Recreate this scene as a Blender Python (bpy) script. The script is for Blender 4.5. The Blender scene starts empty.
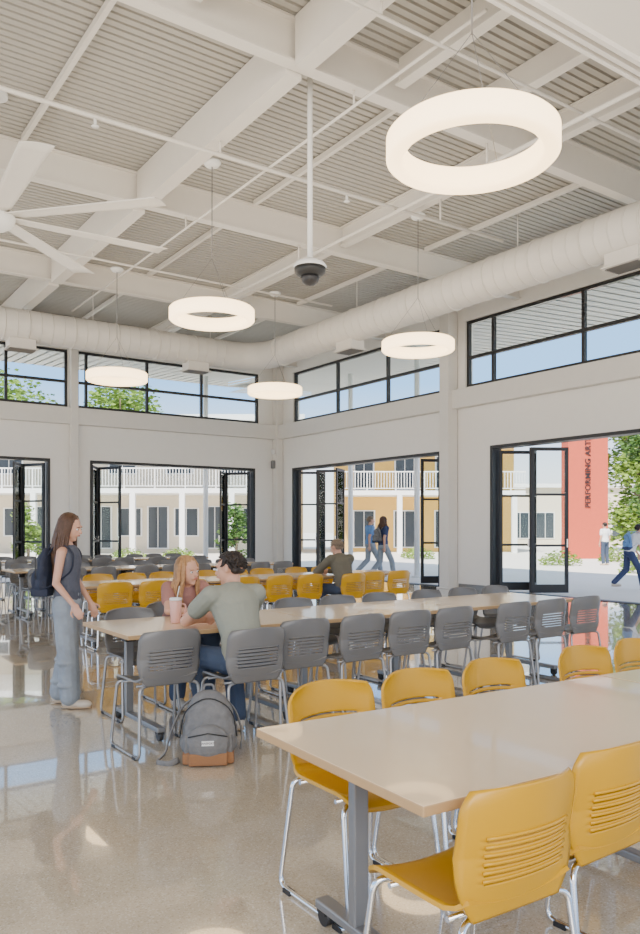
import bpy,bmesh,math,random
from mathutils import Vector,Matrix
from math import sin,cos,pi,radians
R=random.Random(3)
S=bpy.context.scene; COL=S.collection
F=780.0; HC=1.45; YAW=radians(34.9)
fw=Vector((sin(YAW),cos(YAW),0)); rt=Vector((cos(YAW),-sin(YAW),0))
def at(px,d,z=0): return fw*d+rt*(d*(px-320)/F)+Vector((0,0,z))

# ---------------- materials
def mat(n,c,r=.5,m=0,var=.05,sc=6,bump=0,bsc=60,coat=0,em=None,es=0,sss=0):
    M=bpy.data.materials.new(n); M.use_nodes=True; nt=M.node_tree; N=nt.nodes; L=nt.links
    b=N['Principled BSDF']; b.inputs['Roughness'].default_value=r; b.inputs['Metallic'].default_value=m
    b.inputs['Coat Weight'].default_value=coat
    tc=N.new('ShaderNodeTexCoord'); no=N.new('ShaderNodeTexNoise'); no.inputs['Scale'].default_value=sc
    L.new(tc.outputs['Object'],no.inputs['Vector'])
    mx=N.new('ShaderNodeMix'); mx.data_type='RGBA'
    mx.inputs['A'].default_value=(*[max(0,x*(1-var)) for x in c],1); mx.inputs['B'].default_value=(*[min(1,x*(1+var)) for x in c],1)
    L.new(no.outputs['Fac'],mx.inputs['Factor']); L.new(mx.outputs['Result'],b.inputs['Base Color'])
    if bump:
        n2=N.new('ShaderNodeTexNoise'); n2.inputs['Scale'].default_value=bsc; L.new(tc.outputs['Object'],n2.inputs['Vector'])
        bp=N.new('ShaderNodeBump'); bp.inputs['Strength'].default_value=bump; bp.inputs['Distance'].default_value=.01
        L.new(n2.outputs['Fac'],bp.inputs['Height']); L.new(bp.outputs['Normal'],b.inputs['Normal'])
    if em: b.inputs['Emission Color'].default_value=(*em,1); b.inputs['Emission Strength'].default_value=es
    if sss: b.inputs['Subsurface Weight'].default_value=sss; b.inputs['Subsurface Radius'].default_value=(.02,.008,.004)
    return M
def floor_mat():
    M=bpy.data.materials.new('terrazzo'); M.use_nodes=True; nt=M.node_tree; N=nt.nodes; L=nt.links; b=N['Principled BSDF']
    tc=N.new('ShaderNodeTexCoord')
    def ramp(src,p0,c0,p1,c1):
        r=N.new('ShaderNodeValToRGB'); r.color_ramp.elements[0].position=p0; r.color_ramp.elements[0].color=(*c0,1)
        r.color_ramp.elements[1].position=p1; r.color_ramp.elements[1].color=(*c1,1); L.new(src,r.inputs[0]); return r.outputs[0]
    v=N.new('ShaderNodeTexVoronoi'); v.inputs['Scale'].default_value=170; L.new(tc.outputs['Object'],v.inputs['Vector'])
    n=N.new('ShaderNodeTexNoise'); n.inputs['Scale'].default_value=.5; n.inputs['Detail'].default_value=3; L.new(tc.outputs['Object'],n.inputs['Vector'])
    base=ramp(n.outputs['Fac'],.3,(.52,.435,.315),.7,(.57,.485,.36))
    sp=N.new('ShaderNodeSeparateColor'); L.new(v.outputs['Color'],sp.inputs[0])
    m1=N.new('ShaderNodeMix'); m1.data_type='RGBA'; L.new(ramp(sp.outputs[0],.86,(0,0,0),.9,(.36,.36,.36)),m1.inputs['Factor']); L.new(base,m1.inputs['A']); m1.inputs['B'].default_value=(.22,.16,.09,1)
    m2=N.new('ShaderNodeMix'); m2.data_type='RGBA'; L.new(ramp(sp.outputs[1],.84,(0,0,0),.88,(.36,.36,.36)),m2.inputs['Factor']); L.new(m1.outputs['Result'],m2.inputs['A']); m2.inputs['B'].default_value=(.84,.77,.66,1)
    L.new(m2.outputs['Result'],b.inputs['Base Color'])
    b.inputs['Roughness'].default_value=.10; b.inputs['Coat Weight'].default_value=1; b.inputs['Coat Roughness'].default_value=.02; b.inputs['Coat IOR'].default_value=1.62
    return M
def glass_mat(n,tint=(.93,.97,.96),gl=.1):
    M=bpy.data.materials.new(n); M.use_nodes=True; nt=M.node_tree; N=nt.nodes; L=nt.links
    for x in list(N):
        if x.type=='BSDF_PRINCIPLED': N.remove(x)
    t=N.new('ShaderNodeBsdfTransparent'); t.inputs[0].default_value=(*tint,1)
    g=N.new('ShaderNodeBsdfGlossy'); g.inputs['Roughness'].default_value=.03
    lw=N.new('ShaderNodeLayerWeight'); lw.inputs[0].default_value=gl
    m=N.new('ShaderNodeMixShader'); L.new(lw.outputs['Fresnel'],m.inputs[0]); L.new(t.outputs[0],m.inputs[1]); L.new(g.outputs[0],m.inputs[2])
    L.new(m.outputs[0],N['Material Output'].inputs[0]); return M
W=dict(
 floor=floor_mat(), wall=mat('wall_paint',(.87,.835,.78),.7,var=.02), white=mat('white_steel',(.76,.72,.66),.55,var=.03),
 deck=mat('deck_steel',(.46,.44,.40),.6,var=.04), duct=mat('duct_paint',(.73,.695,.64),.5,var=.03), soff=mat('soffit_paint',(.74,.70,.64),.7,var=.03),
 black=mat('black_frame',(.018,.017,.018),.45), glass=glass_mat('glass'),
 yellow=mat('yellow_plastic',(.58,.295,.0),.32,var=.04,sc=3), grey=mat('grey_plastic',(.155,.147,.137),.38,var=.05,sc=3),
 chrome=mat('chrome',(.75,.75,.75),.14,1,var=.02), silver=mat('silver_paint',(.33,.32,.31),.35,.7),
 top=mat('laminate_top',(.77,.59,.38),.2,var=.03,sc=2,coat=.3), edge=mat('table_edge',(.48,.30,.14),.5),
 leg=mat('table_leg',(.24,.235,.23),.4,.5), rubber=mat('rubber',(.015,.015,.015),.5),
 ring=mat('ring_glow',(1,.9,.75),.5,em=(1,.68,.33),es=4.6), conc=mat('concrete',(.72,.67,.60),.85,var=.08,sc=.6),
 leaf=mat('leaf',(.07,.15,.02),.6,var=.6,sc=1.5), leafb=mat('leaf_bright',(.18,.28,.035),.6,var=.6,sc=1.5),
 bark=mat('bark',(.2,.15,.1),.9,bump=.5), cream=mat('cream_stucco',(.66,.58,.45),.9,var=.05), tan=mat('yellow_stucco',(.74,.46,.12),.9,var=.05),
 red=mat('red_stucco',(.50,.085,.04),.85,var=.06), dark=mat('dark_pane',(.04,.05,.06),.15), bwhite=mat('rail_white',(.82,.82,.8),.6),
 letter=mat('letter_dark',(.02,.008,.008),.6), skin=mat('skin',(.60,.32,.21),.5,var=.06,sss=.08),
 brown=mat('hair_brown',(.085,.04,.02),.5,var=.5,sc=40,bump=.6,bsc=120), dkhair=mat('hair_dark',(.022,.013,.008),.5,var=.5,sc=60,bump=.6,bsc=120),
 auburn=mat('hair_auburn',(.42,.22,.09),.5,var=.4,sc=40,bump=.6,bsc=120), sandy=mat('hair_sandy',(.22,.16,.105),.55,var=.4,sc=40,bump=.6,bsc=120),
 jean=mat('jeans',(.27,.30,.33),.85,var=.3,sc=9,bump=.8,bsc=26), djean=mat('dark_jeans',(.045,.065,.11),.85,var=.15,bump=.3,bsc=200),
 tank=mat('tank_top',(.085,.09,.115),.85,var=.3,sc=18,bump=.6,bsc=30), olive=mat('tee_olive',(.27,.27,.21),.85,var=.12,bump=.7,bsc=18),
 pink=mat('tee_pink',(.36,.17,.14),.85,bump=.3), jacket=mat('jacket_olive',(.13,.115,.08),.85,bump=.5,bsc=30), blue=mat('tee_blue',(.13,.26,.50),.85,bump=.2),
 navy=mat('tee_navy',(.035,.05,.12),.85,bump=.2), wtee=mat('tee_white',(.8,.8,.8),.85,bump=.2), shoe=mat('shoe_beige',(.58,.50,.40),.6), sole=mat('shoe_sole',(.45,.32,.2),.7),
 eye=mat('eye_white',(.8,.8,.78),.3), iris=mat('iris',(.03,.015,.01),.2), lips=mat('lips',(.45,.15,.11),.5),
 pack=mat('pack_grey',(.17,.165,.16),.85,var=.3,sc=20,bump=.7,bsc=40), suede=mat('pack_suede',(.28,.13,.055),.9,bump=.3), packb=mat('pack_navy',(.02,.025,.045),.8,bump=.3),
 tumbler=mat('tumbler_pink',(.72,.38,.31),.35), patch=mat('patch_white',(.75,.73,.7),.7))

# ---------------- mesh builder
class MB:
    def __init__(s): s.bm=bmesh.new(); s.mi=0
    def f(s,vs,sm=True):
        try: q=s.bm.faces.new(vs); q.material_index=s.mi; q.smooth=sm; return q
        except ValueError: return None
    def box(s,c,d,rz=0,rx=0,ry=0,M=None):
        m=Matrix.Translation(c)@(M or (Matrix.Rotation(rz,4,'Z')@Matrix.Rotation(ry,4,'Y')@Matrix.Rotation(rx,4,'X')))
        v=[s.bm.verts.new(m@Vector((x*d[0]/2,y*d[1]/2,z*d[2]/2))) for x in(-1,1) for y in(-1,1) for z in(-1,1)]
        for a in((0,1,3,2),(4,6,7,5),(0,4,5,1),(2,3,7,6),(0,2,6,4),(1,5,7,3)): s.f([v[i] for i in a],False)
        return s
    def bx(s,x0,x1,y0,y1,z0,z1): return s.box(((x0+x1)/2,(y0+y1)/2,(z0+z1)/2),(abs(x1-x0),abs(y1-y0),abs(z1-z0)))
    def tube(s,pts,r,n=8,closed=False,flat=1.0):
        pts=[Vector(p) for p in pts]; N=len(pts); rs=r if isinstance(r,(list,tuple)) else [r]*N
        rings=[]; pv=None
        for i,p in enumerate(pts):
            t=(pts[(i+1)%N]-pts[i-1]) if closed else pts[min(i+1,N-1)]-pts[max(i-1,0)]
            t.normalize()
            if pv is None:
                a=Vector((0,0,1)) if abs(t.z)<.9 else Vector((1,0,0)); u=t.cross(a).normalized()
            else: u=(pv-t*pv.dot(t)).normalized()
            pv=u; v=t.cross(u)
            rings.append([s.bm.verts.new(p+(u*cos(2*pi*k/n)+v*sin(2*pi*k/n)*flat)*rs[i]) for k in range(n)])
        for i in range(N if closed else N-1):
            A=rings[i];B=rings[(i+1)%N]
            for k in range(n): s.f([A[k],A[(k+1)%n],B[(k+1)%n],B[k]])
        if not closed: s.f(rings[0][::-1],False); s.f(rings[-1],False)
        return s
    def cyl(s,a,b,r,n=16): return s.tube([a,b],r,n)
    def cone(s,a,b,ra,rb,n=12,m=4):
        a=Vector(a);b=Vector(b);t=b-a
        if t.length<1e-5: t=Vector((0,0,1))
        t.normalize(); P=[];Q=[]
        for k in range(m+1): g=pi/2*k/m; P.append(a-t*ra*cos(g)); Q.append(max(ra*sin(g),.0004))
        for k in range(m+1): g=pi/2*k/m; P.append(b+t*(rb*sin(g)+1e-5)); Q.append(max(rb*cos(g),.0004))
        return s.tube(P,Q,n)
    def ell(s,c,rx,ry,rz,M=None,n=14,m=9):
        M=M or Matrix.Identity(3); c=Vector(c); rings=[]
        for j in range(1,m):
            g=pi*j/m; rings.append([s.bm.verts.new(c+M@Vector((rx*sin(g)*cos(2*pi*k/n),ry*sin(g)*sin(2*pi*k/n),rz*cos(g)))) for k in range(n)])
        t=s.bm.verts.new(c+M@Vector((0,0,rz))); b=s.bm.verts.new(c+M@Vector((0,0,-rz)))
        for k in range(n):
            s.f([t,rings[0][k],rings[0][(k+1)%n]]); s.f([b,rings[-1][(k+1)%n],rings[-1][k]])
            for j in range(m-2): s.f([rings[j][k],rings[j+1][k],rings[j+1][(k+1)%n],rings[j][(k+1)%n]])
        return s
    def lathe(s,prof,n=32,c=(0,0,0),closed=False,sm=True):
        c=Vector(c); rings=[[s.bm.verts.new(c+Vector((r*cos(2*pi*k/n),r*sin(2*pi*k/n),z))) for r,z in prof] for k in range(n)]
        P=len(prof)
        for k in range(n):
            A=rings[k];B=rings[(k+1)%n]
            for j in range(P if closed else P-1):
                j2=(j+1)%P; s.f([A[j],B[j],B[j2],A[j2]],sm)
        if not closed:
            if prof[0][0]>.001: s.f([r[0] for r in rings][::-1],False)
            if prof[-1][0]>.001: s.f([r[-1] for r in rings],False)
        return s
    def sheet(s,fn,nu,nv,th,hole=lambda i,j:False,ua=-1,ub=1,va=0,vb=1):
        T=[];B=[]
        e=1e-3
        for i in range(nu+1):
            tr=[];br=[]
            for j in range(nv+1):
                u=ua+(ub-ua)*i/nu; v=va+(vb-va)*j/nv; p=Vector(fn(u,v))
                du=Vector(fn(u+e,v))-Vector(fn(u-e,v)); dv=Vector(fn(u,v+e))-Vector(fn(u,v-e)); nn=du.cross(dv).normalized()
                tr.append(s.bm.verts.new(p)); br.append(s.bm.verts.new(p-nn*th))
            T.append(tr);B.append(br)
        ok=lambda i,j:0<=i<nu and 0<=j<nv and not hole(i,j)
        for i in range(nu):
            for j in range(nv):
                if not ok(i,j): continue
                s.f([T[i][j],T[i+1][j],T[i+1][j+1],T[i][j+1]]); s.f([B[i][j],B[i][j+1],B[i+1][j+1],B[i+1][j]])
                for (di,dj,a,b) in((-1,0,(i,j),(i,j+1)),(1,0,(i+1,j+1),(i+1,j)),(0,-1,(i+1,j),(i,j)),(0,1,(i,j+1),(i+1,j+1))):
                    if not ok(i+di,j+dj): s.f([T[a[0]][a[1]],T[b[0]][b[1]],B[b[0]][b[1]],B[a[0]][a[1]]],False)
        return s
    def build(s,name,mats,parent=None,bev=0):
        me=bpy.data.meshes.new(name); bmesh.ops.recalc_face_normals(s.bm,faces=s.bm.faces[:]); s.bm.to_mesh(me); s.bm.free()
        o=bpy.data.objects.new(name,me); COL.objects.link(o)
        for m in (mats if isinstance(mats,(list,tuple)) else [mats]): me.materials.append(W[m])
        if parent: o.parent=parent
        if bev: b=o.modifiers.new('b','BEVEL'); b.width=bev; b.segments=2; b.limit_method='ANGLE'
        return o
    def fuse(s,name,m,parent=None,vox=.008,it=3,fac=.5):
        o=s.build(name,m,None)
        q=o.modifiers.new('r','REMESH'); q.mode='VOXEL'; q.voxel_size=vox
        if it: q=o.modifiers.new('s','SMOOTH'); q.iterations=it; q.factor=fac
        bpy.context.view_layer.update()
        me=bpy.data.meshes.new_from_object(o.evaluated_get(bpy.context.evaluated_depsgraph_get()))
        for p in me.polygons: p.use_smooth=True
        o.modifiers.clear(); o.data=me; me.name=name
        if not me.materials: me.materials.append(W[m])
        if parent: o.parent=parent
        return o
def rp(pts,rad=.05,n=5):
    pts=[Vector(p) for p in pts]; out=[pts[0]]
    for i in range(1,len(pts)-1):
        a,b,c=pts[i-1],pts[i],pts[i+1]; r=min(rad,(a-b).length*.45,(c-b).length*.45)
        p=b+(a-b).normalized()*r; q=b+(c-b).normalized()*r
        for k in range(n+1): t=k/n; out.append(p*(1-t)**2+b*2*t*(1-t)+q*t*t)
    return out+[pts[-1]]
def tag(o,label,cat,group=None,kind=None):
    o['label']=label
    if cat: o['category']=cat
    if group: o['group']=group
    if kind: o['kind']=kind
    return o
def emp(name,label,cat,loc=(0,0,0),rz=0,group=None):
    o=bpy.data.objects.new(name,None); COL.objects.link(o); o.location=loc; o.rotation_euler=(0,0,rz); o.empty_display_size=.1
    return tag(o,label,cat,group)
def st(o,label): o['kind']='structure'; o['label']=label; return o
def clone(root,loc,rz,label,group=None):
    r=root.copy(); COL.objects.link(r); r.location=loc; r.rotation_euler=(0,0,rz); r['label']=label
    if group: r['group']=group
    for ch in list(root.children):
        c=ch.copy(); COL.objects.link(c); c.parent=r
        for g in ch.children: d=g.copy(); COL.objects.link(d); d.parent=c
    return r

# ---------------- room shell
XW=13.2; YW=21.2; ZD=3.28; Z0=4.7; Z1=6.25; ZC=6.85
st(MB().bx(-7,XW+.25,-7,YW+.25,-.2,0).build('floor','floor'),'polished beige terrazzo floor')
m=MB(); prof=[]; y=-7.0
while y<YW:
    prof+=[(y,ZC+.02),(y+.08,ZC+.02),(y+.088,ZC+.065),(y+.112,ZC+.065),(y+.12,ZC+.02)]; y+=.12
vv=[[m.bm.verts.new((x,a,b)) for a,b in prof] for x in(-7,XW+.2)]
for i in range(len(prof)-1): m.f([vv[0][i],vv[1][i],vv[1][i+1],vv[0][i+1]],False)
m.bx(-7,XW+.25,-7,YW+.25,ZC+.12,ZC+.3)  # unseen slab added over the deck to block light from above
st(m.build('ceiling','deck'),'corrugated metal roof deck ceiling')
m=MB(); t=.25
m.bx(XW,XW+t,-2,YW+t,ZD,Z0)
for a,b in((20.4,YW+t),(12.2,13.8),(-2,5.6)): m.bx(XW,XW+t,a,b,0,ZD)
m.bx(XW,XW+t,-2,YW+t,Z1,ZC+.1)
for a,b in((20.4,YW+t),(13.0,13.6),(-2,3.4)): m.bx(XW,XW+t,a,b,Z0,Z1)
st(m.build('wall_right','wall'),'white right wall with wide door openings')
m=MB()
m.bx(-3,XW,YW,YW+t,ZD,Z0)
for a,b in((12.3,XW),(6.0,7.08),(-3,.8)): m.bx(a,b,YW,YW+t,0,ZD)
m.bx(-3,XW,YW,YW+t,Z1,ZC+.1)
for a,b in((12.45,XW),(6.48,6.72),(-3,-.5)): m.bx(a,b,YW,YW+t,Z0,Z1)
st(m.build('wall_back','wall'),'white back wall with wide door openings')
st(MB().bx(XW-.2,XW-.01,-2,YW-.21,4.22,4.66).build('trim_1','white',None,.01),'white steel ledge beam below the right clerestory')
st(MB().bx(-3,XW-.01,YW-.2,YW-.01,4.22,4.66).build('trim_2','white',None,.01),'white steel ledge beam below the back clerestory')
m=MB()
for a,b in((20.4,YW-.02),(12.2,13.2),(13.58,13.8)): m.bx(XW-.015,XW-.002,a,b,0,.12)
st(m.build('baseboard_right','leg'),'grey baseboard on right wall')
m=MB()
for a,b in((12.3,XW-.3),(6.0,6.4),(6.8,7.08)): m.bx(a,b,YW-.015,YW-.002,0,.12)
st(m.build('baseboard_back','leg'),'grey baseboard on back wall')
def column(n,x,y,w,lab):
    st(MB().bx(x-w/2,x+w/2,y-w/2,y+w/2,0,ZC).bx(x-w/2-.05,x+w/2+.05,y-w/2-.05,y+w/2+.05,0,.03).build(n,'white',None,.01),lab)
column('trim_3',XW-.17,13.38,.3,'white steel column against the right wall')
column('trim_4',6.6,YW-.12,.2,'white steel column against the back wall')
column('trim_5',XW-.14,YW-.14,.24,'white steel column in the room corner')
# beams
def ibeam_u(yc,x0,x1,zb,h=.62,w=.2):
    return MB().bx(x0,x1,yc-w/2,yc+w/2,zb,zb+.025).bx(x0,x1,yc-.015,yc+.015,zb+.025,zb+h-.025).bx(x0,x1,yc-w/2,yc+w/2,zb+h-.025,zb+h)
n=6
for yc in(2.4,7.0,11.4,15.9,20.2):
    st(ibeam_u(yc,-7,XW,6.38,.48,.16).build('trim_%d'%n,'white'),'white steel I-beam across the ceiling'); n+=1
for xc in(.9,4.6,8.4,12.2):
    m=MB(); ys=[-7,2.4,7.0,11.4,15.9,20.2,YW]
    for a,b in zip(ys,ys[1:]):
        a+=.09;b-=.09
        if xc==4.6: m.bx(xc-.1,xc+.1,a,b,6.32,6.855)
        else: m.bx(xc-.07,xc+.07,a,b,6.5,6.525).bx(xc-.015,xc+.015,a,b,6.525,6.83).bx(xc-.07,xc+.07,a,b,6.83,6.855)
    st(m.build('trim_%d'%n,'white'),'white steel girder running toward the back wall'); n+=1
m=MB()
for xc in(3.3,5.9,7.15,2.1):
    for a,b in((-2,2.2),(2.6,6.85)):
        if a>0 or xc<3: m.bx(xc-.07,xc+.07,a,b,6.52,6.54).bx(xc-.01,xc+.01,a,b,6.54,6.85)
st(m.build('trim_%d'%n,'white'),'short white joists between the ceiling beams'); n+=1
m=MB()
for xc in(2.8,6.5,10.3):
    for a,b in((7.2,11.2),(11.6,15.7),(16.1,20)): m.bx(xc-.03,xc+.03,a,b,6.77,6.85)
st(m.build('trim_%d'%n,'white'),'slim white purlins under the roof deck'); n+=1
x0=2.6
st(MB().bx(x0,XW-.02,.9,4.5,6.08,6.16).bx(x0,XW-.02,4.5,4.55,6.03,6.22).bx(x0,XW-.02,4.62,4.67,6.05,6.12).bx(x0,XW-.02,4.72,4.76,6.05,6.12).bx(x0,XW-.02,4.4,4.76,6.16,6.22).build('trim_%d'%n,'wall'),'flat white ceiling soffit with folding wall track along its edge'); n+=1
# pipes
tag(MB().cyl((-3,8.8,6.15),(9.8,8.8,6.15),.026,10).cyl((4.6,8.8,6.15),(4.6,8.8,6.34),.015).cyl((8.4,8.8,6.15),(8.4,8.8,6.51),.015).build('sprinkler_pipe','white'),'thin white sprinkler pipe crossing the ceiling left to right','pipe')
SPK=bpy.data.objects['sprinkler_pipe']
tag(MB().cyl((7.5,-2,6.1),(7.5,17.2,6.1),.028,10).cyl((7.5,7.0,6.1),(7.5,7.0,6.39),.015).cyl((7.5,11.4,6.1),(7.5,11.4,6.39),.015).build('ceiling_conduit','white'),'white conduit running toward the back wall, right of the hanging camera','pipe')
tag(MB().cyl((5.35,5,6.2),(5.35,17.2,6.2),.018,8).cyl((5.35,7.0,6.2),(5.35,7.0,6.39),.012).cyl((5.35,11.4,6.2),(5.35,11.4,6.39),.012).build('ceiling_conduit','white'),'thinner white conduit beside the long central girder','pipe')
tag(MB().cyl((-3,13.6,6.2),(9.8,13.6,6.2),.02,8).cyl((4.6,13.6,6.2),(4.6,13.6,6.34),.012).build('sprinkler_pipe','white'),'thin white sprinkler pipe farther back across the ceiling','pipe')
tag(MB().cyl((-3,5.6,6.18),(9.6,5.6,6.18),.018,8).cyl((4.6,5.6,6.18),(4.6,5.6,6.34),.012).build('sprinkler_pipe','white'),'thin white pipe crossing the ceiling nearest the camera','pipe')
for (x,y) in((3.0,8.8),(6.6,8.8)):
    MB().cyl((x,y,6.06),(x,y,6.13),.018,8).lathe([(.001,6.03),(.045,6.035),(.045,6.04),(.012,6.06)],12,(x,y,0)).build('sprinkler_head','bwhite',SPK)
# clerestory windows
wn=[1]
def clerestory(axis,ms,fixed,lab):
    a,b=ms[0],ms[-1]; f=MB(); g=MB(); w=.07
    def bar(a0,a1,z0,z1,mb=f,th=.09):
        if axis=='y': mb.bx(fixed-th/2,fixed+th/2,a0,a1,z0,z1)
        else: mb.bx(a0,a1,fixed-th/2,fixed+th/2,z0,z1)
    bar(a,b,Z0,Z0+w); bar(a,b,Z1-w,Z1); bar(a,b,5.36,5.36+w)
    for k,q in enumerate(ms):
        c=min(max(q,a+w/2),b-w/2); bar(c-w/2,c+w/2,Z0+w,5.36); bar(c-w/2,c+w/2,5.36+w,Z1-w)
    bar(a+w,b-w,Z0+w,Z1-w,g,.01)
    o=st(f.build('window_%d'%wn[0],'black'),lab); wn[0]+=1
    gg=g.build('glass_pane','glass',o); return o
clerestory('y',[13.6,15.9,18.15,20.4],XW+.1,'black-framed clerestory window on right wall beyond the column')
clerestory('y',[3.4,5.0,7.4,9.8,12.2,13.0],XW+.1,'black-framed clerestory window on right wall nearer the camera')
clerestory('x',[6.72,7.0,8.77,10.5,12.45],YW+.1,'black-framed clerestory window on back wall beside the corner')
clerestory('x',[-.5,1.6,3.3,4.9,6.48],YW+.1,'black-framed clerestory window on back wall, left of the column')
dn=[1]; fn_=[0]
def opening(axis,a,b,lab):
    f=MB(); w=.07
    if axis=='y':
        f.bx(XW-.03,XW+.27,a,a+w,0,ZD).bx(XW-.03,XW+.27,b-w,b,0,ZD).bx(XW-.03,XW+.27,a+w,b-w,ZD-w,ZD).bx(XW+.02,XW+.25,a+w,b-w,0,.012)
    else:
        f.bx(a,a+w,YW-.03,YW+.27,0,ZD).bx(b-w,b,YW-.03,YW+.27,0,ZD).bx(a+w,b-w,YW-.03,YW+.27,ZD-w,ZD).bx(a+w,b-w,YW+.02,YW+.25,0,.012)
    fn_[0]+=1
    st(f.build('trim_%d'%(40+fn_[0]),'black'),lab)
def leaves(p,along,out,n,da,do,lab):
    p=Vector(p);along=Vector(along);out=Vector(out)
    q=p.copy(); s=1
    for k in range(n):
        r=q+along*da+out*do*s; s=-s
        c=(q+r)/2; v=r-q; ang=math.atan2(v.y,v.x); L=v.length-.03; H=3.14; z=.03+H/2
        f=MB(); w=.075
        M=lambda dx,zz:c+Vector((cos(ang)*dx,sin(ang)*dx,zz))
        for sx in(-1,1): f.box(M(sx*(L/2-w/2),z),(w,.05,H),ang)
        for zz,h in((.03+.09,.18),(.03+H-w/2,w),(1.05,.05),(2.15,.05)): f.box(M(0,zz),(L-2*w,.045,h),ang)
        o=st(f.build('door_%d'%dn[0],'black'),lab); dn[0]+=1
        MB().box(M(0,z),(L-2*w,.008,H-.2),ang).build('glass_pane','glass',o)
        MB().box(M((L/2-w/2),1.1)+Vector((sin(ang)*.04,-cos(ang)*.04,0)),(.025,.03,.18),ang).build('door_handle','chrome',o)
        q=r
opening('y',13.8,20.4,'black frame of the right wall opening beyond the column')
opening('y',5.6,12.2,'black frame of the right wall opening nearest the camera')
opening('x',7.08,12.3,'black frame of the back wall opening next to the corner')
opening('x',.8,6.0,'black frame of the back wall opening at far left')
xo=XW+.14; yo=YW+.14
leaves((xo,20.3,0),(0,-1,0),(1,0,0),4,.5,.66,'folded black-framed glass door leaf, right wall opening next to corner')
leaves((xo,13.9,0),(0,1,0),(1,0,0),2,.4,.75,'folded black-framed glass door leaf, right wall opening beside column')
leaves((xo,12.1,0),(0,-1,0),(1,0,0),3,.45,.72,'folded black-framed glass door leaf, right wall opening nearest camera')
leaves((7.18,yo,0),(1,0,0),(0,1,0),2,.42,.75,'folded black-framed glass door leaf, left side of back wall opening')
leaves((12.2,yo,0),(-1,0,0),(0,1,0),2,.52,.66,'folded black-framed glass door leaf, right side of back wall opening')
leaves((5.9,yo,0),(-1,0,0),(0,1,0),2,.4,.75,'folded black-framed glass door leaf at far left of back wall')
# ducts
dx,dy,dz,dr=10.4,17.75,5.86,.35
m=MB(); path=rp([(dx,-3,dz),(dx,dy,dz),(-4,dy,dz)],1.0,10); m.tube(path,dr,28)
for k in range(0,80):
    yy=-2.5+k*.25
    if yy<dy-1.1: m.tube([(dx,yy,dz),(dx,yy+.02,dz)],dr+(.018 if k%4==0 else .006),28)
for k in range(0,80):
    xx=-3.5+k*.25
    if xx<dx-1.1: m.tube([(xx,dy,dz),(xx+.02,dy,dz)],dr+(.018 if k%4==0 else .006),28)
du=emp('air_duct','large round white spiral air duct bending along the right and back walls','duct',(0,0,0))
m.build('duct_tube','duct',du)
for yy in(1.5,4.5,9,13.5): MB().cyl((dx,yy,dz+dr-.02),(dx,yy,ZC+.02),.01,6).build('hanger_rod','white',du)
for xx in(0,3,6,9): MB().cyl((xx,dy,dz+dr-.02),(xx,dy,ZC+.02),.01,6).build('hanger_rod','white',du)
def diffuser(loc,rz,lab):
    e=emp('duct_diffuser',lab,'vent',loc,rz)
    MB().bx(-.28,.28,-.18,.18,-.2,0).bx(-.32,.32,-.22,.22,-.225,-.2).build('housing','duct',e,.005)
    m=MB()
    for k in range(9): m.box((0,-.16+k*.04,-.235),(.54,.010,.02),0,.5)
    m.build('louvre','leg',e)
diffuser((dx,6.9,dz-dr+.04),pi/2,'white louvred air diffuser under the duct at right edge')
diffuser((dx,13.75,dz-dr+.04),pi/2,'white louvred air diffuser under the duct left of the right wall column')
diffuser((8.6,dy,dz-dr+.04),0,'white louvred air diffuser under the back duct near the corner')
diffuser((4.4,dy,dz-dr+.04),0,'white louvred air diffuser under the back duct at far left')

# ---------------- ring lights
def ringlight(px,py,lab,RZ=4.3,first=None,zt=6.34):
    d=(RZ-HC)*F/(527-py); p=at(px,d)
    if first: return clone(first,(p.x,p.y,RZ),0,lab)
    e=emp('ring_pendant',lab,'ceiling light',(p.x,p.y,RZ),0,'glowing ring pendants')
    ro,ri,h=.57,.45,.085; T=zt-RZ
    pr=[(ri,-h+.02),(ri+.02,-h),(ro-.02,-h),(ro,-h+.02),(ro,h-.02),(ro-.02,h),(ri+.02,h),(ri,h-.02)]
    MB().lathe(pr,72,closed=True).build('ring_diffuser','ring',e)
    MB().cyl((0,0,.75),(0,0,T),.007,6).build('power_cord','leg',e)
    for k in range(3):
        a=k*2*pi/3+.4; MB().cyl((.51*cos(a),.51*sin(a),h-.01),(0,0,.76),.0025,5).build('suspension_cable','leg',e)
    MB().lathe([(.001,-.05),(.09,-.04),(.12,0),(.12,.02)],24,(0,0,T)).build('ceiling_canopy','bwhite',e)
    return e
ringlight(472,147,'large glowing white ring pendant hanging nearest the camera, upper right',3.98,None,6.12)
r1=ringlight(212,315,'glowing ring pendant left of the hanging camera pole, second largest',4.3)
ringlight(418,346,'glowing ring pendant in front of the right clerestory window',4.3,r1)
ringlight(117,377,'small glowing ring pendant farthest left, before the back clerestory',4.3,r1)
ringlight(275,391,'smallest glowing ring pendant, hanging near the room corner',4.3,r1)
p=at(310,8.86)
e=emp('hanging_camera','white pole with black and white dome camera hanging from ceiling','camera',(p.x,p.y,4.3))
MB().cyl((0,0,.2),(0,0,ZC-4.3),.03,14).lathe([(.1,ZC-4.3-.06),(.1,ZC-4.3)],20).build('pole','bwhite',e)
MB().lathe([(.04,.20),(.09,.18),(.16,.15),(.19,.11),(.18,.09)],28).build('housing','bwhite',e)
MB().lathe([(.18,.09),(.175,.04),(.13,.0),(.001,-.01)],28).build('sensor_ring','rubber',e)
MB().lathe([(.10,0),(.105,-.03),(.09,-.07),(.05,-.1),(.001,-.11)],28).build('dome','black',e)
p=at(-5,9.7); fz=5.3
e=emp('ceiling_fan','large white ceiling fan with eight long blades at upper left','ceiling fan',(p.x,p.y,fz))
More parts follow.
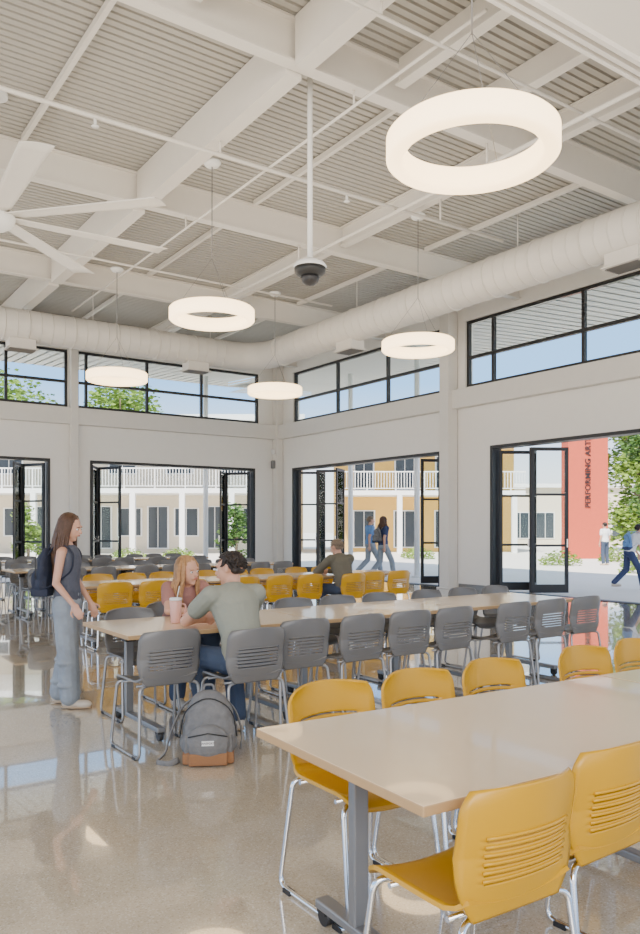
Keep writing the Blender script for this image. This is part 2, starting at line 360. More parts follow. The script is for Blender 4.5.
MB().cyl((0,0,.1),(0,0,ZC-fz),.04,14).lathe([(.15,ZC-fz-.05),(.15,ZC-fz)],20).build('down_rod','bwhite',e)
MB().lathe([(.02,-.16),(.12,-.15),(.2,-.1),(.24,-.02),(.24,.06),(.16,.12),(.05,.2)],32).build('motor','bwhite',e)
for k in range(8):
    a=radians(-2+45*k); m=MB()
    def bf(u,v,a=a):
        L=.2+2.0*v; w=.12+.05*v; y=u*w; z=.015*(1-u*u)+y*.12
        return (L*cos(a)-y*sin(a),L*sin(a)+y*cos(a),z)
    m.sheet(bf,6,10,.012); m.build('blade','duct',e)
tag(MB().bx(XW-.36,XW-.27,YW-.19,YW-.07,3.3,3.55).build('wall_sensor','leg',None,.01),'small grey sensor box on the corner column','sensor')
tag(MB().bx(XW-.36,XW-.27,YW-.2,YW-.08,3.75,3.9).build('wall_speaker','bwhite',None,.01),'small white box above grey sensor on the corner column','sensor')

# ---------------- chairs
def mkchair(cm,fm,name,label,cat='chair'):
    e=emp(name,label,cat)
    def seat(u,v):
        x=u*(.216-.03*abs(2*v-1)**6); y=-.2+.42*v
        z=.462+.022*u*u-.014*(1-u*u)*sin(pi*v)-.045*max(0,(v-.78)/.22)**2+.03*max(0,(.15-v)/.15)**2
        return (x,y,z)
    MB().sheet(seat,14,14,.012).build('seat',cm,e)
    def back(u,v):
        q=min(1,max(0,v/.4)); w=.160+.054*q*(2-q)-.034*max(0,(v-.78)/.22)**3
        return (u*w,-.185-.085*v-.014*sin(pi*v)+.068*u*u*min(1,max(0,v)*2),.445+.360*v-.022*u*u*v)
    sl={13,16,19,22,25,28}
    MB().sheet(lambda u,v:back(-u,v),18,46,.009,lambda i,j:j in sl and 3<=i<=14).build('backrest',cm,e)
    m=MB()
    for j in sl:
        v0=(j+1.4)/46
        m.tube([Vector(back(-.7+1.4*k/12,v0))+Vector((0,-.0105,0)) for k in range(13)],.0055,6)
    m.build('backrest_ribs',cm,e)
    for s in(-1,1):
        P=rp([(s*.13,-.17,.448),(s*.20,-.19,.44),(s*.228,-.245,.012),(s*.228,.225,.012),(s*.208,.16,.435),(s*.13,.13,.438)],.05,5)
        MB().tube(P,.0105,9).build('leg_frame',fm,e)
        for yy in(-.18,.16): MB().box((s*.228,yy,.009),(.026,.05,.018)).build('foot_glide','rubber',e)
    for yy,z in((.1,.438),(-.14,.444)): MB().cyl((-.2,yy,z),(.2,yy,z),.009,8).build('cross_bar',fm,e)
    return e
CH={}
ordn=['first','second','third','fourth','fifth','sixth','seventh','eighth','ninth']
def row(kind,xs,Y,rz,desc,grp):
    for k,x in enumerate(xs):
        if isinstance(x,tuple): X,Yy,r,lab=x
        else: X,Yy,r,lab=x,Y,rz,None
        c='yellow' if kind=='y' else 'grey'
        L=lab or f'{c} plastic chair, {ordn[k]} from left on {desc}'
        r+=R.uniform(-.03,.03)
        if kind not in CH:
            e=mkchair('yellow' if kind=='y' else 'grey','chrome' if kind=='y' else 'silver',c+'_stacking_chair',L)
            e['group']=grp; e.location=(X,Yy,0); e.rotation_euler=(0,0,r); CH[kind]=e
        else: clone(CH[kind],(X,Yy,0),r,L,grp)
row('y',[1.615,(2.11,1.65,.03,'yellow plastic chair at right edge, near side of the closest table')],1.585,-.02,'near side of the closest table','near side of closest table')
row('y',[1.89,2.37,2.86,3.56,4.04],2.42,pi,'far side of the closest table row','far side of closest table')
row('g',[2.06,(2.57,4.60,0,'grey plastic chair under the seated person in the olive T-shirt'),3.1,3.62,4.10,4.58,5.31,5.80,6.31],4.83,0,'near side of the second table row','near side of second row')
row('g',[2.32,(2.8,6.1,pi,'grey plastic chair under the seated person with wavy auburn hair'),3.3,3.87,4.37,4.87,5.5,6.02,6.52],5.76,pi,'far side of the second table row','far side of second row')
row('y',[3.3,3.8,4.28,5.05,5.58,6.08,(6.7,8.98,0,'yellow plastic chair under the seated person in the olive-brown jacket'),7.2,7.69],9.15,0,'near side of the third table row','near side of third row')
row('y',[3.64,4.13,4.6,5.3,5.78,6.25,6.9,7.4],10.35,pi,'far side of the third table row','far side of third row')
for (Y,dsc) in((12.83,'fourth'),(16.48,'fifth')):
    xs=[3.45,3.95,4.45,5.2,5.7,6.2,6.95,7.45,7.95]
    row('g',xs,Y,0,f'near side of the {dsc} table row',f'near side of {dsc} row')
    row('g',[x+.1 for x in xs],Y+1.2,pi,f'far side of the {dsc} table row',f'far side of {dsc} row')
# ---------------- tables
def mktable(L,Wd,label):
    e=emp('folding_table',label,'table')
    m=MB(); m.mi=0; m.bx(-L/2,L/2,-Wd/2,Wd/2,.712,.742)
    o=m.build('tabletop',['top','edge'],e,.004)
    for p in o.data.polygons:
        if abs(p.normal.z)<.5: p.material_index=1
    for s in(-1,1):
        x=s*(L/2-.26); yc=.2
        g=MB(); g.bx(x-.03,x+.03,yc-.02,yc+.02,.09,.66); g.build('leg_column','leg',e,.006)
        g=MB(); g.bx(x-.03,x+.03,-Wd/2+.06,Wd/2-.02,.06,.095); g.build('foot_bar','leg',e,.008)
        g=MB(); g.bx(x-.035,x+.035,yc-.16,yc+.16,.665,.712).bx(x-.045,x+.045,yc-.045,yc+.045,.61,.665); g.build('flip_bracket','rubber',e,.008)
        for yy in(-Wd/2+.09,Wd/2-.05):
            g=MB(); g.tube([(x-.014,yy,.033),(x+.014,yy,.033)],.033,16); g.box((x,yy,.055),(.045,.05,.02)); g.build('caster','rubber',e)
    g=MB(); g.tube([(-L/2+.26,.2,.66),(L/2-.26,.2,.66)],.014,8); g.build('cross_rail','leg',e)
    return e
def tables(xs,y0,y1,names,grp,rot=0):
    L=xs[1]-xs[0]-.01; o=Vector((xs[0],(y0+y1)/2,0)); RM=Matrix.Rotation(rot,3,'Z')
    b=mktable(L,y1-y0,names[0]); b['group']=grp; b.location=o+RM@Vector(((xs[1]-xs[0])/2,0,0)); b.rotation_euler=(0,0,rot)
    for k in range(1,len(xs)-1): clone(b,o+RM@Vector(((xs[k]+xs[k+1])/2-xs[0],0,0)),rot,names[k],grp)
tables([1.36,3.21,5.06],1.47,2.38,['closest beige-topped folding table filling the lower right','beige folding table joined behind the closest one at right edge'],'front row tables',-.045)
tables([1.87,3.42,4.97,6.52],4.87,5.78,['folding table with pink tumbler where two people sit','middle folding table of the grey chair row','right end folding table of the grey chair row'],'second row tables')
tables([2.9,4.65,6.4,8.15],9.2,10.13,['left folding table of the near yellow chair row','middle folding table of the near yellow chair row','right folding table of the near yellow chair row'],'third row tables')
tables([3.1,4.85,6.6,8.35],12.88,13.8,['left folding table of the fourth row','middle folding table of the fourth row','right folding table of the fourth row'],'fourth row tables')
tables([3.1,4.85,6.6,8.35],16.53,17.45,['left folding table of the farthest row','middle folding table of the farthest row','right folding table of the farthest row'],'fifth row tables')

# ---------------- people
def frame(zd,xd=(1,0,0)):
    z=Vector(zd).normalized(); x=Vector(xd); x=(x-z*x.dot(z)).normalized(); y=z.cross(x)
    return Matrix((x,y,z)).transposed()
STAND=dict(pel=(0,0,.93),chest=(0,.01,1.24),neck=(0,0,1.42),head=(0,.03,1.58),hf=(0,1,0),hu=(0,0,1),
 shR=(.17,0,1.38),elR=(.22,-.02,1.10),wrR=(.22,.06,.86),hdR=(0,.1,-1),shL=(-.17,0,1.38),elL=(-.22,-.02,1.10),wrL=(-.22,.06,.86),hdL=(0,.1,-1),
 hpR=(.09,0,.9),knR=(.1,.02,.48),anR=(.1,-.02,.09),hpL=(-.09,0,.9),knL=(-.1,.02,.48),anL=(-.1,-.02,.09),ftR=(0,1,0),ftL=(0,1,0))
def hand(mb,w,d,side,curl=.35):
    w=Vector(w);d=Vector(d).normalized(); nrm=Vector((-side,0,0)); nrm=(nrm-d*nrm.dot(d))
    nrm=nrm.normalized() if nrm.length>.35 else Vector((0,0,-1)); nrm=(nrm-d*nrm.dot(d)).normalized(); sd=d.cross(nrm).normalized()
    mb.ell(w+d*.045,.042,.018,.052,Matrix((sd,nrm,d)).transposed(),12,8)
    for k,(o,l) in enumerate(((-.030,.068),(-.010,.078),(.010,.074),(.029,.058))):
        b=w+d*.082+sd*o; m=b+(d*cos(curl)+nrm*sin(curl)).normalized()*l*.5; t=m+(d*cos(curl*2.4)+nrm*sin(curl*2.4)).normalized()*l*.5
        mb.cone(b,m,.0095,.0088,8,2); mb.cone(m,t,.0088,.0075,8,2)
    b=w+d*.03+sd*(-.032); m=b+(d*.6-sd*.75+nrm*.3).normalized()*.038; t=m+(d*.9-sd*.2+nrm*.4).normalized()*.032
    mb.cone(b,m,.012,.0105,8,2); mb.cone(m,t,.0105,.008,8,2)
def torso(mb,J,inf=0,z0=0,z1=1,sx=1):
    P=[Vector(J['pel']),Vector(J['chest']),Vector(J['neck'])]
    prof=[(0,.155,.115),(.12,.155,.115),(.3,.135,.1),(.5,.15,.105),(.68,.17,.115),(.84,.165,.1),(.95,.11,.07),(1,.07,.06)]
    n=20
    for k in range(n+1):
        t=z0+(z1-z0)*k/n
        for a,b in zip(prof,prof[1:]):
            if a[0]<=t<=b[0]: q=(t-a[0])/(b[0]-a[0]); rx=a[1]+(b[1]-a[1])*q; ry=a[2]+(b[2]-a[2])*q; break
        c=P[0]*(1-t)**2+P[1]*2*t*(1-t)+P[2]*t*t
        c=c*.5+(P[0].lerp(P[1],t/.62) if t<.62 else P[1].lerp(P[2],(t-.62)/.38))*.5
        dz=(P[1]-P[0]) if t<.5 else (P[2]-P[0])
        mb.ell(c,rx*sx+inf,ry*(.9 if sx<1 else 1)+inf,.05+inf*.3,frame(dz,J['shR']-J['shL'] if t>.5 else (1,0,0)),16,7)
def person(label,loc,rz,J,skin='skin',shirt='blue',pants='jean',hair='dkhair',style='short',sleeve=.55,tank=False,vox=.0075,sc=1,shoe='shoe',loose=.018,fem=False,long_sleeve=False):
    j=dict(STAND); j.update(J); J={k:Vector(v) for k,v in j.items()}
    e=emp('person',label,'person',loc,rz); e.scale=(sc,sc,sc)
    sx=.88 if fem else 1
    b=MB(); torso(b,J,0,0,1,sx); H=J['head'];hf=J['hf'].normalized();hu=(J['hu']-hf*J['hu'].dot(hf)).normalized();hr=hf.cross(hu)
    HM=Matrix((hr,hf,hu)).transposed(); h=lambda x,y,z:H+HM@Vector((x,y,z))
    b.cone(J['neck']-hu*.03,h(0,-.02,-.06),.054,.048)
    b.ell(h(0,-.012,.03),.075,.094,.088,HM); b.ell(h(0,.02,-.02),.062,.072,.09,HM); b.cone(h(0,.055,-.088),h(0,.03,-.07),.026,.045)
    b.cone(h(0,.088,.012),h(0,.108,-.022),.009,.013,8,3)
    b.cone(h(-.035,.082,.03),h(.035,.082,.03),.011,.011,8,3)
    b.cone(h(-.013,.088,-.05),h(.013,.088,-.05),.01,.01,8,3)
    for s in(-1,1): b.ell(h(s*.075,-.01,.0),.01,.018,.03,HM,10,7)
    for s in 'RL':
        sg=1 if s=='R' else -1; sh,el,wr=J['sh'+s],J['el'+s],J['wr'+s]; k=.85 if fem else 1
        b.cone(J['neck'].lerp(sh,.3)-hu*.02,sh,.05,.052*k); b.cone(sh,el,.050*k,.038*k); b.cone(el,wr,.040*k,.026*k); hand(b,wr,J['hd'+s],sg)
        b.cone(wr,wr+J['hd'+s].normalized()*.03,.025,.024,10,3)
        hp,kn,an,ft=J['hp'+s],J['kn'+s],J['an'+s],J['ft'+s].normalized()
        b.cone(hp,kn,.078,.055); b.cone(kn,an,.055,.036); b.cone(kn.lerp(an,.25)-ft*.015,kn.lerp(an,.5),.048,.04); b.cone(an-Vector((0,0,.03)),an+ft*.13-Vector((0,0,.05)),.034,.026)
    b.fuse('body',skin,e,vox)
    for s in(-1,1):
        MB().ell(h(s*.031,.083,.004),.0125,.008,.0085,HM).build('eye','eye',e)
        MB().ell(h(s*.031,.0895,.004),.0058,.004,.0062,HM).build('iris','iris',e)
        MB().cone(h(s*.018,.093,.024),h(s*.045,.085,.025),.0032,.0025,6,2).build('eyebrow',hair,e)
    MB().ell(h(0,.097,-.049),.02,.006,.0075,HM).build('lips','lips',e)
    m=MB(); torso(m,J,.014,.0,.92 if tank else .97,sx)
    for s in 'RL':
        sh,el,wr=J['sh'+s],J['el'+s],J['wr'+s]; k=.85 if fem else 1
        if tank:
            m.cone(J['neck'].lerp(sh,.5)+Vector((0,.04,-.03)),J['neck'].lerp(sh,.5)+Vector((0,-.05,-.03)),.034,.034)
        else:
            m.cone(J['neck'].lerp(sh,.45)-hu*.015,sh,.062,.068*k)
            if long_sleeve: m.cone(sh,el,.068*k,.056*k); m.cone(el,el.lerp(wr,.93),.056*k,.04*k)
            else: m.cone(sh,sh.lerp(el,sleeve),.07*k,.066*k)
    m.fuse('shirt',shirt,e,vox*1.15)
    m=MB(); m.ell(J['pel']+Vector((0,0,-.02)),.165*sx+.008,.128,.1); m.ell(J['pel']+Vector((0,0,.06)),.155*sx+.004,.118,.08)
    for s in 'RL':
        hp,kn,an,ft=J['hp'+s],J['kn'+s],J['an'+s],J['ft'+s].normalized()
        m.cone(hp,kn,.083+loose*.5,.06+loose*.9); m.cone(kn,an+Vector((0,0,.02)),.06+loose*.9,.046+loose*1.15)
        if loose>.03:
            for q,dx_ in((.2,.02),(.45,-.015),(.7,.018),(.88,-.014)):
                c=kn.lerp(an,q); m.ell(c+Vector((dx_,-dx_*.6,0)),.052+loose,.052+loose,.035)
    m.fuse('trousers',pants,e,vox*1.15,2)
    for s in 'RL':
        an,ft=J['an'+s],J['ft'+s].normalized(); rr=ft.cross(Vector((0,0,1))).normalized(); FM=Matrix((rr,ft,Vector((0,0,1)))).transposed(); g=an.z-.09
        m=MB(); A=Vector((an.x,an.y,g))
        m.cone(A+Vector((0,0,.05))-ft*.03,A+ft*.05+Vector((0,0,.05)),.042,.042); m.ell(A+ft*.11+Vector((0,0,.04)),.046,.085,.036,FM); m.cone(A+Vector((0,0,.09)),A+Vector((0,0,.05)),.044,.045)
        so=m.fuse('shoe',shoe,e,vox)
        m=MB(); m.ell(A+ft*.055+Vector((0,0,.014)),.046,.142,.014,FM,16,6); m.build('shoe_sole','sole' if shoe=='shoe' else 'bwhite',so)
    rr=random.Random(len(label)); m=MB()
    if style=='short':
        m.ell(h(0,-.024,.045),.077,.091,.081,HM)
        for k in range(420):
            a=rr.uniform(0,2*pi); q=math.acos(rr.uniform(-.45,1))
            d=Vector((sin(q)*cos(a),sin(q)*sin(a),cos(q)))
            if d.y>.35 and d.z<.45: continue
            if d.z<0 and abs(d.x)>.75 and d.y>-.1: continue
            p0=h(d.x*.073,-.022+d.y*.086,.042+d.z*.076); t=HM@Vector((d.x*.013+rr.uniform(-.006,.006),d.y*.009+rr.uniform(-.006,.006)+(.012 if d.y>0 else -.006),-.018 if d.z<.55 else .002))
            m.tube([p0-t*.3,p0+t*.5,p0+t*1.3],[.008,.0075,.002],5)
        m.cone(h(-.043,-.062,-.01),h(.043,-.062,-.01),.032,.032)
        m.build('hair',hair,e)
    else:
        L=.42 if style=='long' else .24
        m.ell(h(0,-.028,.045),.083,.097,.087,HM)
        for k in range(170):
            a=rr.uniform(-pi*.93,pi*.93); sx2,sy=sin(a),-cos(a)
            if sy>.62: continue
            p0=h(sx2*.05,-.02+sy*.06,.11); p1=h(sx2*.086,-.02+sy*.095,.05); p2=h(sx2*.093,-.025+sy*.098,-.06)
            w=rr.uniform(-.03,.03); l=L*rr.uniform(.7,1)
            p3=p2+HM@Vector((sx2*.015+w,-.02+sy*.01+w*.5,0))-Vector((0,0,l*.5)); p4=p3+HM@Vector((-w*.8,.012+w*.4,0))-Vector((0,0,l*.5))
            m.tube([p0,p1,p2,(p2+p3)/2+HM@Vector((w*.4,0,0)),p3,p4],[.008,.011,.011,.0105,.009,.003],5)
        m.build('hair',hair,e)
    return e
person('standing person with long brown hair in dark sleeveless top and light jeans',(1.94,6.37,0),radians(-125),
 dict(hf=(.15,.92,-.25),shR=(.155,.0,1.36),shL=(-.155,0,1.36),elR=(.235,-.02,1.10),wrR=(.36,.17,.93),hdR=(.55,.5,-.55),elL=(-.21,.02,1.1),wrL=(-.16,.16,.9),hdL=(.1,.4,-.9),
 knR=(.1,.04,.48),anR=(.11,.06,.09),knL=(-.09,-.02,.48),anL=(-.1,-.1,.09)),shirt='tank',pants='jean',hair='brown',style='long',tank=True,sc=.915,fem=True,loose=.038)
SIT=dict(pel=(0,-.06,.57),chest=(0,.07,.88),neck=(0,.12,1.03),head=(0,.19,1.15),hf=(0,.95,-.25),
 shR=(.175,.09,.99),shL=(-.175,.09,.99),elR=(.25,.33,.80),wrR=(.06,.47,.79),hdR=(-.8,.4,0),elL=(-.25,.33,.80),wrL=(-.04,.50,.79),hdL=(.8,.35,0),
 hpR=(.09,-.04,.555),knR=(.13,.37,.55),anR=(.14,.30,.09),hpL=(-.09,-.04,.555),knL=(-.13,.37,.55),anL=(-.14,.26,.09))
person('seated person with short dark hair and olive T-shirt, back to camera',(2.57,4.62,0),0,dict(SIT,pel=(0,-.09,.57),hf=(-.55,.8,-.12),head=(.01,.17,1.16)),shirt='olive',pants='djean',hair='dkhair',style='short')
person('seated person with wavy auburn hair leaning on forearms at the table',(2.78,6.09,0),pi,dict(SIT,neck=(0,.17,.98),chest=(0,.1,.85),head=(.02,.25,1.09),hf=(-.25,.95,-.08),hu=(.1,0,1),shR=(.15,.15,.95),shL=(-.15,.15,.95),
 elR=(.25,.38,.79),wrR=(.06,.50,.79),elL=(-.22,.37,.79),wrL=(-.06,.5,.80)),shirt='pink',pants='djean',hair='auburn',style='mid',fem=True)
person('seated person in olive-brown jacket facing away at the yellow chair row',(6.7,9.0,0),.0,dict(SIT,hf=(-.2,.95,-.2)),shirt='jacket',pants='djean',hair='sandy',style='short',long_sleeve=True,vox=.011)
WALK=dict(anR=(.09,.30,.09),knR=(.1,.22,.50),anL=(-.09,-.34,.16),knL=(-.1,-.02,.49),elR=(.21,-.12,1.12),wrR=(.22,-.12,.87),elL=(-.21,.06,1.11),wrL=(-.2,.24,.93))
def outp(px,d,lab,rz,J,**k):
    p=at(px,d); return person(lab,(p.x,p.y,-.02),rz,J,vox=.013,**k)
outp(370,22.9,'person in blue T-shirt walking outside, left of the outdoor pair',YAW*-1-1.2,WALK,shirt='blue',pants='jean',hair='sandy',style='short',sc=1.05)
S2=-YAW-1.0
outp(383,21.9,'person in navy top with backpack walking outside, right of the outdoor pair',S2,WALK,shirt='navy',pants='jean',hair='brown',style='mid',sc=1.04)
outp(605,30,'person in white T-shirt standing outside before the red building',-YAW+.4,{},shirt='wtee',pants='djean',hair='dkhair',style='short',sc=.97)
SR=-YAW-1.5
outp(629,18.3,'person in white T-shirt striding outside at right edge with blue backpack',SR,dict(WALK,chest=(0,.12,1.2),neck=(0,.2,1.36),head=(0,.27,1.5),shR=(.17,.19,1.32),shL=(-.17,.19,1.32),elR=(.2,.2,1.04),wrR=(.2,.32,.84),elL=(-.2,.2,1.04),wrL=(-.2,.35,.85)),shirt='wtee',pants='navy',hair='dkhair',style='short',sc=.95)

# ---------------- backpacks
def txt(s,size,m,M,parent,name,ext=.0008,off=0,sp=1):
    c=bpy.data.curves.new('t','FONT'); c.body=s; c.size=size; c.align_x='CENTER'; c.align_y='CENTER'; c.extrude=ext; c.offset=off; c.space_character=sp
    o=bpy.data.objects.new('t',c); COL.objects.link(o); bpy.context.view_layer.update()
    me=bpy.data.meshes.new_from_object(o.evaluated_get(bpy.context.evaluated_depsgraph_get())); bpy.data.objects.remove(o)
    me.transform(M); me.materials.clear(); me.materials.append(m)
    q=bpy.data.objects.new(name,me); COL.objects.link(q); q.parent=parent; return q
def backpack(name,lab,loc,rz,m1,m2,sc=1,text=False,tilt=0,worn=False):
    e=emp(name,lab,'backpack',loc,rz); e.scale=(sc,sc,sc); e.rotation_euler=(tilt,0,rz)
    D=.11 if not worn else .075
    m=MB()
    m.ell((0,0,.12),.185,D,.12); m.ell((.01,0,.20),.175,D*.95,.14); m.ell((.005,0,.29),.155,D*.85,.13); m.ell((0,.01,.36),.12,D*.7,.09)
    m.box((0,0,.1),(.30,D*1.5,.16)); m.ell((-.02,-.03,.33),.09,.06,.07)
    m.fuse('pack_body',m1,e,.009,6)
    m=MB(); m.ell((0,-D+.005,.15),.135,.055,.11); m.box((0,-D+.01,.13),(.23,.06,.12)); m.fuse('front_pocket',m1,e,.009,5)
    m=MB(); m.box((0,0,.04),(.32,D*1.75,.07)); m.box((0,-D+.005,.045),(.24,.07,.075)); m.fuse('pack_base',m2,e,.009,4)
    MB().tube([(-.12,-D-.035,.19),(0,-D-.052,.215),(.12,-D-.035,.19)],.004,6).build('pocket_zipper','rubber',e)
    MB().tube(rp([(-.178,-.03,.16),(-.15,-.05,.34),(0,-.075,.43),(.15,-.05,.34),(.178,-.03,.16)],.08),.004,6).build('main_zipper','rubber',e)
    MB().tube(rp([(-.035,.03,.42),(-.03,.04,.475),(.03,.04,.475),(.035,.03,.42)],.02),.008,8).build('grab_handle',m1,e)
    for s in(-1,1):
        if worn: P=[(s*.09,.05,.37),(s*.1,.11,.47),(s*.11,.22,.47),(s*.115,.29,.40),(s*.12,.28,.24),(s*.15,.16,.14),(s*.14,.05,.08)]
        elif s<0: P=[(-.08,.07,.40),(-.17,.10,.33),(-.24,.06,.18),(-.27,.0,.05),(-.33,-.04,.014),(-.24,-.09,.012),(-.18,-.06,.03)]
        else: P=[(.08,.07,.40),(.17,.1,.3),(.215,.05,.16),(.2,.03,.06)]
        MB().tube(rp(P,.06),.02,8,flat=.35).build('shoulder_strap',m1,e)
    if text:
        MB().box((0,-D-.0545,.155),(.075,.004,.03)).build('logo_patch','patch',e)
        txt('JANSPORT',.017,W['rubber'],Matrix.Translation((0,-D-.0575,.155))@Matrix.Rotation(pi/2,4,'X'),e,'logo_lettering')
    return e
backpack('backpack','grey backpack with brown base standing on the floor by grey chairs',(2.20,4.36,0),-.5,'pack','suede',.98,True,.0)
bp=Vector((1.94,6.37,0))-Vector((.82,-.572,0))*.17
backpack('backpack','navy backpack worn by the standing person',(bp.x,bp.y,.89),radians(-125),'packb','packb',.88,worn=True)
bp=at(629,18.3); fd=Vector((-sin(SR),cos(SR),0))
backpack('backpack','blue backpack worn by the person striding outside',(bp.x-fd.x*.03,bp.y-fd.y*.03,.92),SR,'blue','navy',.9,worn=True)
bp=at(383,21.9); fd=Vector((-sin(S2),cos(S2),0))
backpack('backpack','grey backpack worn by the right person of the outdoor pair',(bp.x-fd.x*.2,bp.y-fd.y*.2,1.0),S2,'pack','packb',.95,worn=True)
e=emp('tumbler','pink tumbler with straw on the table beside the auburn-haired person','cup',(2.42,5.33,.743))
MB().lathe([(.001,0),(.034,0),(.036,.01),(.045,.16),(.043,.165),(.001,.165)],24).build('cup_body','tumbler',e)
MB().lathe([(.001,.166),(.046,.166),(.046,.18),(.04,.186),(.001,.186)],24).build('cup_lid','bwhite',e)
MB().cyl((.01,0,.18),(.03,0,.27),.004,8).build('straw','bwhite',e)
MB().tube(rp([(.042,0,.14),(.08,0,.13),(.075,0,.06),(.038,0,.05)],.03),.007,8).build('cup_handle','tumbler',e)

# ---------------- outside
m=MB(); m.bx(XW+.26,120,-40,160,-.2,-.02).bx(-60,XW+.25,YW+.26,160,-.2,-.02)
st(m.build('ground_plaza','conc'),'sunlit concrete paving outside the doors')
OH=3.9
def overhang(n,a0,a1,axis,lab):
    m=MB(); k=a0; z0,z1=6.32,6.52
    I,O=(XW+.26,XW+OH) if axis=='y' else (YW+.26,YW+OH)
    pt=(lambda o,a,z:(o,a,z)) if axis=='y' else (lambda o,a,z:(a,o,z))
    m_=lambda a,b,dz:m.f([m.bm.verts.new(pt(I,a,z0+dz)),m.bm.verts.new(pt(O,a,z1+dz)),m.bm.verts.new(pt(O,b,z1+dz)),m.bm.verts.new(pt(I,b,z0+dz))],False)
    while k<a1-.01:
        m_(k,min(k+.24,a1),0)
        if k+.3<=a1: m_(k+.24,k+.3,.04)
        k+=.3
    m_(a0,a1,.2)
    v=[m.bm.verts.new(q) for q in(pt(O,a0,z1),pt(O,a1,z1),pt(O,a1,z1+.22),pt(O,a0,z1+.22))]; m.f(v,False)
    st(m.build(n,'soff'),lab)
overhang('trim_60',-2,YW+OH,'y','white ribbed roof overhang outside right wall')
overhang('trim_61',-3,XW+.25,'x','white ribbed roof overhang outside back wall')
for (x,y,l) in((11.6,23.2,'white round canopy post seen through the back wall opening'),(15.3,20.2,'white canopy post outside, nearest the room corner'),(15.3,17.0,'white canopy post outside behind the walking pair')):
    tag(MB().cyl((x,y,-.02),(x,y,6.41),.08,16).lathe([(.16,-.02),(.16,.03),(.09,.04)],16,(x,y,0)).build('canopy_post','bwhite'),l,'post')
def building(px,d,w,h,dep,wm,lab,bal=None,wins=(),roof=.35,name='building',rot=0):
    p=at(px,d); e=emp(name,lab,'building',(p.x,p.y,-.02),-YAW+rot)
    MB().bx(-w/2,w/2,0,dep,0,h).build('wall',wm,e)
    MB().bx(-w/2-roof,w/2+roof,-(bal[1]+1.2 if bal else roof),dep+roof,h,h+.3).build('roof','bwhite',e)
    for (x,z,ww,hh) in wins:
        f=MB().bx(x-ww/2-.06,x+ww/2+.06,-.06,-.005,z-.06,z+hh+.06).build('window','bwhite',e)
        m=MB()
        for s in(-1,1): m.bx(x+s*ww/4-ww/4+.025,x+s*ww/4+ww/4-.025,-.08,-.061,z,z+hh)
        m.build('pane','dark',f)
    if bal:
        z,out,step=bal
        MB().bx(-w/2,w/2,-out,-.01,z-.25,z).build('walkway_slab','bwhite',e)
        m=MB().bx(-w/2,w/2,-out,-out+.05,z+1.02,z+1.08).bx(-w/2,w/2,-out,-out+.05,z+.1,z+.14)
        k=-w/2+.05
        while k<w/2: m.bx(k,k+.03,-out+.01,-out+.04,z+.13,z+1.03); k+=.16
        k=-w/2+.05
        while k<w/2: m.bx(k,k+.06,-out,-out+.05,z,z+1.03); k+=1.6
        m.build('railing','bwhite',e)
        k=-w/2+.3
        while k<w/2: MB().bx(k-.14,k+.14,-out,-out+.28,0,z-.25).build('column','bwhite',e); k+=step
    return e
building(105,44,22,6.9,8,'cream','cream two-storey school building with white railed walkway seen through back doors',(3.5,3.2,2.6),
   [(x,.3,1.1,2.3) for x in(-9.8,-6.6,-3.4,-.2,3,6.2,9.4)]+[(x,1.0,1.3,1.5) for x in(-8.2,-5,-1.8,1.4,4.6,7.8)]+[(x,4.5,1.5,1.2) for x in(-8.6,-5.4,-2.2,1,4.2,7.4)])
building(425,46,10.5,6.4,8,'tan','yellow two-storey building with balcony seen behind the walking pair',(3.5,2.6,3.2),
   [(x,.3,1.2,2.1) for x in(-3.6,-1.2,1.2,3.6)]+[(x,3.7,1.1,1.9) for x in(-3.6,-1.2,1.2,3.6)])
e=building(588,36,1.85,7.0,1.0,'red','red stucco wall tower with vertical lettering beyond right opening',None,[],.12)
txt('PERFORMING ARTS CENTER',.36,W['letter'],Matrix.Translation((.0,-.03,4.75))@Matrix(((0,-1,0,0),(0,0,-1,0),(1,0,0,0),(0,0,0,1))),e,'wall_lettering',.012,.004,1.06)
building(545,62,14,4.6,6,'cream','low cream building with dark windows left of the red building',None,[(x,.6,1.4,2) for x in(-6,-4,-2,0,2,4,6)])
def tree(px,d,h,rad,lab,lm='leaf',n=2600,low=.35,cat='tree',name='leafy_tree',s=.22):
    p=at(px,d); e=emp(name,lab,cat,(p.x,p.y,-.02)); rr=random.Random(int(px*7+d))
    m=MB(); m.tube([(0,0,0),(.08,.05,h*.3),(0,.1,h*.75)],[h*.028,h*.02,h*.006],8)
    cl=[]
    for k in range(14):
        a=rr.uniform(0,2*pi); q=rr.uniform(.2,.75)*rad; z=h*rr.uniform(low+.08,.88); c=Vector((q*cos(a),q*sin(a),z)); cl.append((c,rad*rr.uniform(.35,.55)))
        m.tube([(0,.07,z*.6),c],[h*.008,h*.003],5)
    m.build('trunk','bark',e); m=MB()
    for k in range(n):
        c,r=cl[k%14]; d3=Vector((rr.gauss(0,1),rr.gauss(0,1),rr.gauss(0,.8))).normalized()*r*rr.uniform(.55,1.05)
        q=c+d3; M=Matrix.Rotation(rr.uniform(0,6.28),3,'Z')@Matrix.Rotation(rr.uniform(0,3.1),3,'X'); w=s*rr.uniform(.6,1.2)
        v=[m.bm.verts.new(q+M@Vector(t)) for t in((-w,0,0),(0,-w*.5,0),(w,0,0),(0,w*.5,0))]; m.f(v,False)
    m.build('foliage',lm,e)
tree(-6,58,13.2,5.0,'large green tree seen through the left clerestory window','leafb',n=6500,s=.24)
tree(122,62,12.9,3.8,'smaller bright tree seen through clerestory behind leftmost ring pendant','leafb',n=4500,s=.24)
tree(640,48,9.8,3.3,'bushy green tree beyond the right opening','leafb',n=9000,low=.05,s=.2)
